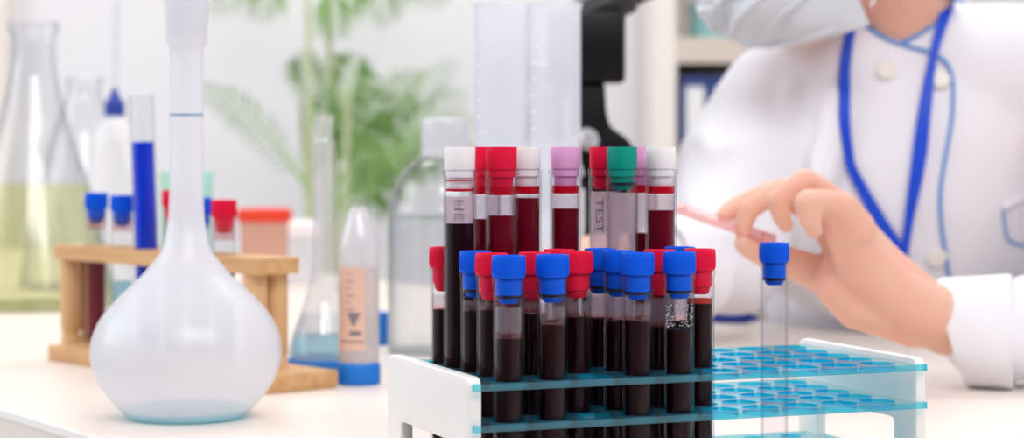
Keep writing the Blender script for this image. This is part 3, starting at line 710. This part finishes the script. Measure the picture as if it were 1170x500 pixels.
# the left hand (picture right): wrist, palm, five fingers
hand = [
 [(LW, 23.5), ((1050, 356, 1384), 22), ((1018, 338, 1376), 21), ((988, 304, 1366), 19), ((968, 264, 1352), 15)],          # little finger side of the palm
 [((1050, 352, 1392), 22), ((1008, 312, 1388), 20), ((976, 264, 1380), 14), ((958, 240, 1374), 12)],
 [((1045, 362, 1390), 21), ((1000, 345, 1384), 22), ((965, 315, 1380), 18)],                                              # heel and thumb ball
 [((1010, 355, 1380), 18), ((980, 350, 1378), 16), ((955, 325, 1376), 15)],
 [((978, 300, 1388), 18), ((954, 268, 1394), 13), ((948, 252, 1400), 10)],
 [((975, 262, 1350), 15), ((962, 239, 1340), 12.5), ((942, 233, 1331), 10.5), ((924, 234, 1322), 11.2), ((926, 252, 1320), 8.8), ((930, 264, 1322), 7.4)],   # little finger
 [((970, 256, 1368), 14), ((953, 234, 1364), 12), ((938, 219, 1358), 10.2), ((920, 210, 1352), 10.8), ((903, 219, 1350), 9.6), ((888, 231, 1349), 9.6), ((893, 249, 1352), 7.8), ((898, 259, 1354), 6.4)],   # ring finger
 [((955, 252, 1390), 13), ((934, 234, 1388), 11.5), ((914, 224, 1384), 9.8), ((893, 220, 1380), 10.4), ((873, 229, 1378), 9.0), ((855, 241, 1377), 9.0), ((850, 258, 1377), 7.9), ((848, 268, 1377), 6.4)],  # middle finger
 [((945, 250, 1404), 12), ((915, 230, 1408), 11), ((880, 222, 1408), 10), ((846, 236, 1404), 9), ((833, 243, 1398), 8.0), ((826, 248, 1394), 6.4)],    # index finger
 [((985, 330, 1388), 19), ((948, 318, 1392), 14), ((910, 302, 1390), 11.0), ((880, 293, 1384), 9.6), ((858, 283, 1379), 8.2), ((850, 279, 1377), 6.8)],   # thumb
]
for k, ch in enumerate(hand):
    if 5 <= k <= 8: ch = [(p if i < 2 else (p[0], p[1]-1.5, p[2]), r if i == 0 else r*(.95, .86, .86, .84, .80, .80, .80)[min(i-1, 6)]) for i, (p, r) in enumerate(ch)]
    capsules(bm, C_(ch), 14)
# the right hand rests on the microscope, behind the tubes
w = P(*RW)
capsules(bm, [(w, .024), (w+Vector((-.030, -.006, .004)), .023), (w+Vector((-.058, -.002, .004)), .019)])
capsules(bm, [(w+Vector((-.030, -.020, .004)), .018), (w+Vector((-.055, -.022, .0)), .016)])
for k in range(4):
    q = w+Vector((-.058, -.028+k*.017, .006)); ln = (.032, .040, .043, .036)[k]
    capsules(bm, [(q, .0105), (q+Vector((-ln*.6, 0, .004)), .0090), (q+Vector((-ln, 0, -.014)), .0080), (q+Vector((-ln*.95, 0, -.030)), .0065)], 12)
capsules(bm, [(w+Vector((-.024, -.020, 0)), .013), (w+Vector((-.045, -.042, -.010)), .0105), (w+Vector((-.070, -.046, -.016)), .0085)], 12)
inv = Matrix.Translation((-.33, -1.93, 0))
bm.transform(inv)
body = skin('body', bm, .0019, M['skin'], pers, 2, .5)
# eyes and hair
for sg in (1, -1):
    bm = NB(); bmesh.ops.create_icosphere(bm, subdivisions=3, radius=.0125, matrix=Matrix.Translation(HC+hf*.080+hs*sg*.031+hu*.020)); bm.transform(inv); obj('eye', bm, M['eye'], pers)
bm = NB(); ell(bm, HC-hf*.022+hu*.040, (hf, hs, hu), .104, .086, .094); ell(bm, HC-hf*.055+hu*.010, (hf, hs, hu), .055, .074, .075)
bm.transform(inv); skin('hair', bm, .006, M['hair'], pers, 3, .5, lambda c: .004*noise.noise(c*60))
# grey pleated mask
bm = NB(); NU, NV = 48, 40; grid = []
for j in range(NV+1):
    t = j/NV; row = []                # t = 0 nose bridge, 1 under the chin
    hgt = .020-.124*t
    pleat = 0.0
    ph = (t-.22)/.56*3
    if 0 < ph < 3: pleat = .0055*(1-(ph % 1))
    for i in range(NU+1):
        th = math.radians(-82+164*i/NU)
        bul = .010*math.sin(math.pi*min(t*1.15, 1))
        bul += .011*abs(math.sin(th*3.4+t*9.0))*min(1, max(0, (t-.3)*4))*min(1, (1-t)*8)
        tuck = max(0, (t-.62)/.38)**2*.036
        fw = (.098+bul-tuck+pleat*math.cos(th))*math.cos(th)**.85 if abs(math.cos(th)) > 1e-6 else 0
        sd = .067*math.sin(th)
        lift = .004*max(0, t-.5)*2*math.sin(th)**2
        row.append(bm.verts.new(HC+hf*(fw+.004)+hs*sd+hu*(hgt+lift)))
    grid.append(row)
for j in range(NV):
    for i in range(NU): bm.faces.new((grid[j][i], grid[j][i+1], grid[j+1][i+1], grid[j+1][i]))
gp = [[v.co.copy() for v in row] for row in grid]
bmesh.ops.recalc_face_normals(bm, faces=bm.faces); bmesh.ops.solidify(bm, geom=bm.faces[:], thickness=.0012)
bm.transform(inv); mask = obj('face_mask', bm, M['mask'], pers, 60)
for (i0, t0), (i1, t1), r_ in (((6, .95), (42, .95), .0026), ((12, .86), (34, .42), .0034), ((18, .90), (40, .50), .0034), ((25, .92), (43, .62), .0030), ((8, .74), (26, .34), .0032)):
    pts = []
    for k in range(17):
        i = i0+(i1-i0)*k/16; j = (t0+(t1-t0)*k/16)*NV; pts.append(gp[int(round(j))][int(round(i))])
    for _ in range(2): pts = [pts[0]]+[(pts[k-1]+pts[k]*2+pts[k+1])/4 for k in range(1, 16)]+[pts[-1]]
    bm = NB(); tube(bm, [p+hf*.0008 for p in pts], [r_*.4]+[r_]*15+[r_*.4], 10); bm.transform(inv); obj('pleat', bm, M['mask'], mask)
for sg in (1, -1):
    bm = NB(); e = HC+hs*sg*.078
    tube(bm, smooth_curve([HC+hf*.020+hs*sg*.075+hu*.005, e-hf*.012+hu*.030, e-hf*.034+hu*.010, e-hf*.026-hu*.040, HC+hf*.014+hs*sg*.070-hu*.085], 6), .0014, 8); bm.transform(inv); obj('ear_loop', bm, M['paper'], mask)
# trousers and coat
bm = NB()
for hp in (hipL, hipR):
    kn = hp+Vector((-.03, -.36, -.05)); an = Vector((kn.x+.02, kn.y+.05, .11))
    capsules(bm, [(hp, .085), (kn, .066), (an, .055)])
bm.transform(inv); skin('trousers', bm, .008, M['trouser'], pers, 4)
bm = NB()
# chest and shoulders
capsules(bm, C_([(RS, 55), ((960, 92, 1820), 70), ((1036, 96, 1820), 72), ((1120, 92, 1800), 70), (LS, 62)]))
ax = (Vector((1, -.12, 0)).normalized(), Vector((.12, 1, 0)).normalized(), Vector((0, 0, 1)))
ell(bm, P(1040, 190, 1840), ax, .185, .118, .15)
ell(bm, P(1044, 296, 1950), ax, .150, .112, .15)
ell(bm, P(1052, 440, 1975), ax, .145, .115, .16)
capsules(bm, C_([((922, 135, 1850), 70), ((958, 300, 1970), 68)])); capsules(bm, C_([((1190, 130, 1800), 75), ((1150, 330, 1890), 85)]))
# sleeves
capsules(bm, C_([(LS, 66), ((1330, 250, 1640), 58), (LE, 48), ((1240, 366, 1412), 43), ((1130, 383, 1392), 34)]))
capsules(bm, C_([(RS, 54), ((850, 192, 1795), 58), ((832, 262, 1755), 54), (RE_, 50), ((768, 303, 1690), 37)]))
# creases of the right sleeve and of the chest
for ch in ([((806, 158, 1762), 9), ((822, 178, 1742), 13), ((868, 196, 1752), 9)], [((790, 232, 1722), 9), ((822, 246, 1706), 12), ((862, 250, 1715), 8)],
           [((795, 272, 1702), 8), ((830, 284, 1694), 11), ((866, 278, 1706), 7)], [((805, 310, 1700), 8), ((838, 316, 1695), 10), ((866, 306, 1708), 7)],
           [((908, 105, 1768), 9), ((892, 160, 1765), 13), ((902, 220, 1770), 9)], [((952, 110, 1745), 8), ((940, 200, 1730), 11), ((946, 290, 1760), 8)]):
    capsules(bm, C_(ch), 12)
bm.transform(inv)
def folds(c):
    g = c+Vector((.33, 1.93, 0)); q = Vector((g.x*9+g.z*5, g.y*7, g.z*5-g.x*4))
    return .0055*noise.noise(q)+.0030*noise.noise(q*2.3+Vector((5, 1, 2)))
coat = skin('lab_coat', bm, .0052, M['coat'], pers, 7, .5, folds)
bm = NB(); bm.from_mesh(coat.data); bm.transform(inv.inverted()); BV = BVHTree.FromBMesh(bm); bm.free()
EYEV = Vector((0, 0, EYE))
def on_coat(px, py, lift=.002):      # the point of the coat that stands at this place of the chest
    d = (P(px, py, 1000)-EYEV).normalized(); h = BV.ray_cast(EYEV, d, 4)
    if h[0] is None: return P(px, py, 1740)
    n = h[1] if h[1].dot(d) < 0 else -h[1]
    return h[0]+n*lift
def ribbon(name, pts, widths, mat, parent, thick=.0012, lift=.003, n=6, off=None):
    c2 = smooth_curve([Vector((x, y, 0)) for x, y in pts], n); m = len(c2); bm = NB(); L_ = []
    c3 = [on_coat(v.x, v.y, lift) for v in c2]
    for _ in range(3): c3 = [c3[0]]+[(c3[i-1]+c3[i]*2+c3[i+1])/4 for i in range(1, m-1)]+[c3[-1]]
    for i, p in enumerate(c3):
        t = (c3[min(i+1, m-1)]-c3[max(i-1, 0)]).normalized(); d = (EYEV-p).normalized(); sd = t.cross(d).normalized(); nn = sd.cross(t).normalized()
        if nn.dot(d) < 0: nn = -nn
        f = i/(m-1)*(len(widths)-1); k = min(int(f), len(widths)-2); w = (widths[k]+(widths[k+1]-widths[k])*(f-k))/2
        L_.append([bm.verts.new(p+sd*w), bm.verts.new(p-sd*w), bm.verts.new(p-sd*w+nn*thick), bm.verts.new(p+sd*w+nn*thick)])
    for a, c in zip(L_, L_[1:]):
        for k in range(4): bm.faces.new((a[k], a[(k+1) % 4], c[(k+1) % 4], c[k]))
    bm.faces.new(L_[0]); bm.faces.new(L_[-1][::-1]); bmesh.ops.recalc_face_normals(bm, faces=bm.faces)
    bm.transform(inv); return obj(name, bm, mat, parent, 50)
# stand-up collar round the neck, piping, placket, pocket, buttons
bm = NB(); NA = 56; rg = []
cc = P(1032, 40, 1802); ca = (P(1020, -40, 1785)-P(1034, 90, 1825)).normalized()
cx_ = Vector((1, 0, 0)); cx_ = (cx_-ca*cx_.dot(ca)).normalized(); cyv = ca.cross(cx_)
for k in range(NA):
    a = 2*math.pi*k/NA; d = cx_*math.cos(a)+cyv*math.sin(a); fr = max(0, -d.y)      # lowest in front
    top = .020-.034*fr; rr = .058
    rg.append([bm.verts.new(cc+d*(rr+.010)-ca*.045), bm.verts.new(cc+d*(rr-.001)+ca*top), bm.verts.new(cc+d*(rr-.004)+ca*top), bm.verts.new(cc+d*(rr+.004)-ca*.045)])
for k in range(NA):
    a, c = rg[k], rg[(k+1) % NA]
    for q in range(3): bm.faces.new((a[q], c[q], c[q+1], a[q+1]))
bmesh.ops.recalc_face_normals(bm, faces=bm.faces)
edge = [(v[1].co+v[2].co)/2 for v in rg]
bm.transform(inv); collar = obj('collar', bm, M['coat'], pers, 60)
bm = NB(); bm.from_mesh(coat.data); bm.from_mesh(collar.data); bm.transform(inv.inverted()); BV = BVHTree.FromBMesh(bm); bm.free()
bm = NB(); tube(bm, edge+[edge[0]], .0018, 8); bm.transform(inv); obj('collar_piping', bm, M['trim'], pers)
ribbon('front_piping', [(984, 25), (1000, 38), (1018, 47), (1040, 54), (1064, 61), (1081, 71), (1088, 90), (1089, 112), (1087, 140), (1080, 180), (1074, 220), (1076, 260), (1082, 300), (1086, 330)], [.0032, .0032], M['trim'], pers, .0016, .001)
for bx, by in ((1013, 82), (1074, 92), (1070, 292)):
    p = on_coat(bx, by, .0005); q = on_coat(bx, by, .0045)
    bm = NB(); cyl(bm, p, q, .0085, .0085, 28, .001); bm.transform(inv); obj('button', bm, M['button'], pers)
ribbon('collar_edge_piping', [(1030, 50), (1048, 41), (1066, 30), (1080, 14), (1090, -6)], [.0032, .0032], M['trim'], pers, .0016, .001)
ribbon('pocket_edge', [(1146, 236), (1160, 228), (1185, 222), (1215, 222)], [.006, .006], M['coat'], pers, .0020, .001)
ribbon('pocket_piping', [(1146, 240), (1148, 258), (1152, 274), (1170, 280), (1200, 282)], [.0020, .0020], M['trim'], pers, .0012, .0008)
lan = ribbon('lanyard', [(976, 20), (967, 60), (963, 100), (962, 145), (968, 180), (985, 215), (1008, 255), (1028, 285), (1032, 306)], [.0068, .0090, .0102, .0095, .0080, .0095, .0105, .0088, .0075], M['ribbon'], pers, .0014, .0035)
ribbon('lanyard_strand', [(1092, -12), (1080, 22), (1066, 70), (1057, 120), (1051, 170), (1046, 205), (1038, 250), (1032, 290), (1033, 312)], [.0088, .0095, .0070, .0105, .0125, .0110, .0078, .0065, .0065], M['ribbon'], pers, .0014, .0050)
ribbon('lanyard_tail', [(1032, 302), (1036, 318), (1038, 340)], [.0085, .0075], M['ribbon'], pers, .002, .0040)
# turned-back left cuff and right cuff
def cuff(p, q, r0, r1, mat, tilt=0):
    L = (q-p).length; bm = NB()
    pr = [(r0-.0045, .012), (r0-.0035, .0), (r0, -.0008), (r0+.0008, .002), ((r0+r1)/2+.0006, L*.5), (r1+.001, L-.002), (r1-.0008, L), (r1-.003, L-.004)]
    lathe(bm, pr, 56, axisM(p, q))
    for v in bm.verts: v.co.x -= tilt*(v.co.z-p.z)*max(0, min(1, 1-(v.co-p).dot((q-p).normalized())/L))
    bmesh.ops.recalc_face_normals(bm, faces=bm.faces)
    for v in bm.verts: v.co += Vector((1, 1, 1))*.0009*noise.noise(v.co*45)
    bm.transform(inv); return obj('cuff', bm, mat, pers, 50)
cuff(P(1090, 379, 1402), P(1158, 379, 1391), .0365, .0385, M['coat'], .25)
cuff(P(756, 303, 1680), P(800, 302, 1705), .0385, .045, M['coat'])

# glass slide held between the fingers
sl = thing('glass_slide', 'pink smeared glass slide held between the fingertips', 'glass slide', P(830, 256, 1376))
a, c = P(770, 237, 1372), P(888, 277, 1380)
ex = (c-a).normalized(); ey = Vector((0, .80, .60)); ey = (ey-ex*ey.dot(ex)).normalized(); ez = ex.cross(ey)
Rm = Matrix((ex, ey, ez)).transposed().to_4x4()
bm = NB(); box(bm, -.036, .036, -.0062, .0062, -.0006, .0006, .0002); bm.transform(Rm); obj('pane', bm, M['slide'], sl, 30)
bm = NB()
for x, y, r in ((.026, .001, .0016), (.021, -.002, .0010), (-.030, .003, .0012)): lathe(bm, [(0, .0006), (r, .0006), (r*.8, .0009), (0, .001)], 16, Matrix.Translation((x, y, 0)))
bm.transform(Rm); obj('blood_drops', bm, M['smear'], sl)
# navy pen lying on the desk behind the rack
pn = thing('pen', 'navy blue pen lying on the desk under the white sleeve', 'pen', onDesk(830, 1905)+Vector((0, 0, .006)))
bm = NB(); tube(bm, [(-.022, .01, 0), (.0, .0, 0), (.018, -.006, 0)], .0058, 14); tube(bm, [(.018, -.006, 0), (.030, -.010, -.001)], [.0055, .0015], 14); obj('barrel', bm, M['navy'], pn)
bm = NB(); tube(bm, [(-.022, .01, .007), (.004, -.001, .007)], .0014, 8); obj('clip', bm, M['metal'], pn)

# stool under the person
st = thing('stool', 'round grey laboratory stool the person sits on', 'stool', (.385, 2.02, 0))
seat_h = .522
obj('seat', lathe_bm([(0, seat_h-.06), (.17, seat_h-.06), (.185, seat_h-.045), (.185, seat_h-.015), (.17, seat_h), (0, seat_h)], 40), M['dgrey'], st)
obj('column', lathe_bm([(0, .03), (.028, .03), (.028, seat_h-.06), (0, seat_h-.06)], 24), M['metal'], st)
obj('base', lathe_bm([(0, 0), (.22, 0), (.22, .012), (.05, .035), (0, .035)], 40), M['black'], st)

# ------------------------------------------------------------------ palm in a white pot
D = 3560; PD = lambda q: P(q[0], q[1], D+(q[2]-2330)*.9)
pl = thing('potted_palm', 'tall leafy green palm in a white floor pot behind the desk', 'plant', (P(372, 0, D).x, D/1000, 0))
ph_ = .34
obj('pot', lathe_bm([(0, 0), (.11, 0), (.115, .004), (.150, ph_-.03), (.158, ph_-.03), (.158, ph_), (.146, ph_), (.142, ph_-.03), (0, ph_-.035)], 48), M['pot'], pl)
obj('soil', lathe_bm([(0, ph_-.034), (.1415, ph_-.032), (.09, ph_-.022), (0, ph_-.018)], 32), M['soil'], pl)
o0 = pl.location.copy()
stems = []
for px0, px1, yt, dz in ((355, 350, -60, -20), (366, 376, -80, 20), (378, 384, 60, 40), (385, 398, 100, -30), (362, 344, 120, 30)):
    a = Vector(((px0-372)*.0012, dz*.001, ph_-.03)); c = P(px1, yt, D+dz*2)-o0
    bm = NB(); tube(bm, smooth_curve([a, (a+c)/2+Vector((.004, 0, 0)), c], 6), [.006]*6+[.005]*6+[.004], 10); obj('stem', bm, M['stem'], pl); stems.append(c)
def frond(a, c, sag, wid, n=26):
    a, c = Vector(a), Vector(c); bm = NB(); mid = (a+c)/2+Vector((0, 0, sag)); cv = smooth_curve([a, mid, c], 12); m = len(cv)
    tube(bm, cv, [.004*(1-.8*i/m) for i in range(m)], 6)
    for k in range(3, n+1):
        f = k/n*(m-1); i = min(int(f), m-2); p = cv[i].lerp(cv[i+1], f-i); t = (cv[i+1]-cv[i]).normalized()
        sd = t.cross(Vector((0, 1, .25))).normalized()
        for sg in (1, -1):
            L = wid*math.sin(math.pi*(.12+.80*k/n))*random.uniform(.85, 1.1)
            d = (sd*sg+t*.75+Vector((random.uniform(-.15, .15), random.uniform(-.35, .35), -.25))).normalized(); w_ = d.cross(Vector((.2, 1, .1))).normalized()*L*.045
            q1 = p+d*L*.45; q2 = p+d*L+Vector((0, 0, -.18*L)); up = Vector((0, .004, 0))
            v = [bm.verts.new(x) for x in (p, q1+w_, q1+up, q1-w_, q2)]
            bm.faces.new((v[0], v[1], v[2])); bm.faces.new((v[0], v[2], v[3])); bm.faces.new((v[1], v[4], v[2])); bm.faces.new((v[2], v[4], v[3]))
    return obj('frond', bm, M['leaf'], pl, 80)
for (a, c, sag, wid) in (
    ((350, 212, 2380), (226, 96, 2420), .020, .034), ((352, -50, 2300), (243, 14, 2320), .03, .045), ((358, -30, 2330), (292, 20, 2300), .03, .045),
    ((350, -40, 2300), (262, -60, 2300), .03, .05), ((376, -40, 2370), (506, 4, 2420), .03, .05), ((376, -50, 2370), (446, 22, 2400), .03, .055),
    ((376, -70, 2370), (420, -110, 2400), .03, .05), ((366, -20, 2380), (385, 40, 2300), .02, .045),
    ((384, 215, 2380), (520, 70, 2440), .012, .04), ((386, 225, 2300), (545, 135, 2300), .012, .04), ((384, 236, 2380), (532, 106, 2440), .018, .045), ((386, 242, 2340), (505, 168, 2330), .02, .045), ((388, 205, 2400), (478, 84, 2450), .018, .045),
    ((384, 175, 2380), (446, 118, 2380), .015, .05), ((392, 252, 2350), (456, 232, 2420), .03, .045), ((384, 150, 2350), (408, 62, 2390), .01, .045),
    ((394, 222, 2420), (548, 172, 2500), .02, .045), ((398, 210, 2290), (440, 200, 2260), .03, .05), ((384, 190, 2400), (420, 150, 2350), .02, .055),
    ((362, 140, 2390), (344, 60, 2390), .01, .035), ((362, 200, 2390), (372, 110, 2390), .01, .035)):
    frond(PD(a)-o0, PD(c)-o0, sag*1.5, wid*1.5)

D = 2450; s = D/FPX/1000
wj = thing('plastic_jar', 'white round plastic jar on the desk behind the small long-necked flask', 'jar', onDesk(344, D))
H_ = .165-(252-HOR)*s
obj('jar_body', lathe_bm(fine([(0, 0), (.020, 0), (.022, .003), (.022, H_-.024), (.020, H_-.018)], 3)+[(0, H_-.018)], 40), M['milky_cap'], wj)
obj('lid', lathe_bm([(0, H_-.018), (.022, H_-.018), (.0228, H_-.016), (.0225, H_-.003), (.019, H_), (0, H_)], 40), M['white'], wj)

# ------------------------------------------------------------------ shelf unit and binders at the back wall
x0, x1 = P(746, 0, 3600).x, .80
sh = thing('shelf_unit', 'cream open shelf unit against the back wall behind the person', 'shelf', (x0, 3.58, 0))
w = x1-x0
for xx in (0, w-.04):
    bm = NB(); box(bm, xx, xx+.04, 0, .30, 0, 1.75, .002); obj('side_panel', bm, M['shelf_side'], sh, None)
bm = NB(); box(bm, .04, w-.04, .285, .30, .05, 1.75); obj('back_panel', bm, M['shelf_side'], sh, None)
zb = P(0, 252, 3580).z; zm = P(0, 72, 3580).z
for z, t in ((.05, .03), (.40, .03), (zb-.03, .03), (zm, .045), (zm+.36, .03), (1.72, .03)):
    bm = NB(); box(bm, .04, w-.04, .0, .285, z, z+t, .001); obj('shelf_board', bm, M['shelf'], sh, None)
def binder(x, label):
    o = thing('ring_binder', label, 'binder', (x, 3.60, zb), 0, 'navy ring binders on the shelf')
    bm = NB(); box(bm, 0, .052, 0, .22, 0, .255, .003); obj('cover', bm, M['binder'], o, None)
    bm = NB(); box(bm, .010, .042, -.0008, .0002, .06, .235, 0); obj('spine_label', bm, M['paper'], o, None)
    bm = NB(); cyl(bm, (.026, -.001, .03), (.026, .001, .03), .010, .010, 20); obj('finger_ring', bm, M['metal'], o); return o
bn = binder(P(777, 0, 3600).x, 'navy ring binder with white spine label, first from the shelf side panel')
dup(bn, (P(812, 0, 3600).x, 3.60, zb), 'navy ring binder standing second from the shelf side panel')
dup(bn, (P(847, 0, 3600).x, 3.60, zb), 'navy ring binder standing third from the shelf side panel')
tn = thing('storage_tin', 'small teal tin on the shelf above the binders', 'tin', (P(813, 0, 3660).x, 3.66, zm+.045))
obj('tin_body', lathe_bm([(0, 0), (.038, 0), (.040, .002), (.040, .050), (0, .050)], 36), M['teal'], tn)
obj('tin_lid', lathe_bm([(0, .050), (.0415, .050), (.042, .052), (.042, .064), (.040, .066), (0, .066)], 36), M['teal'], tn)
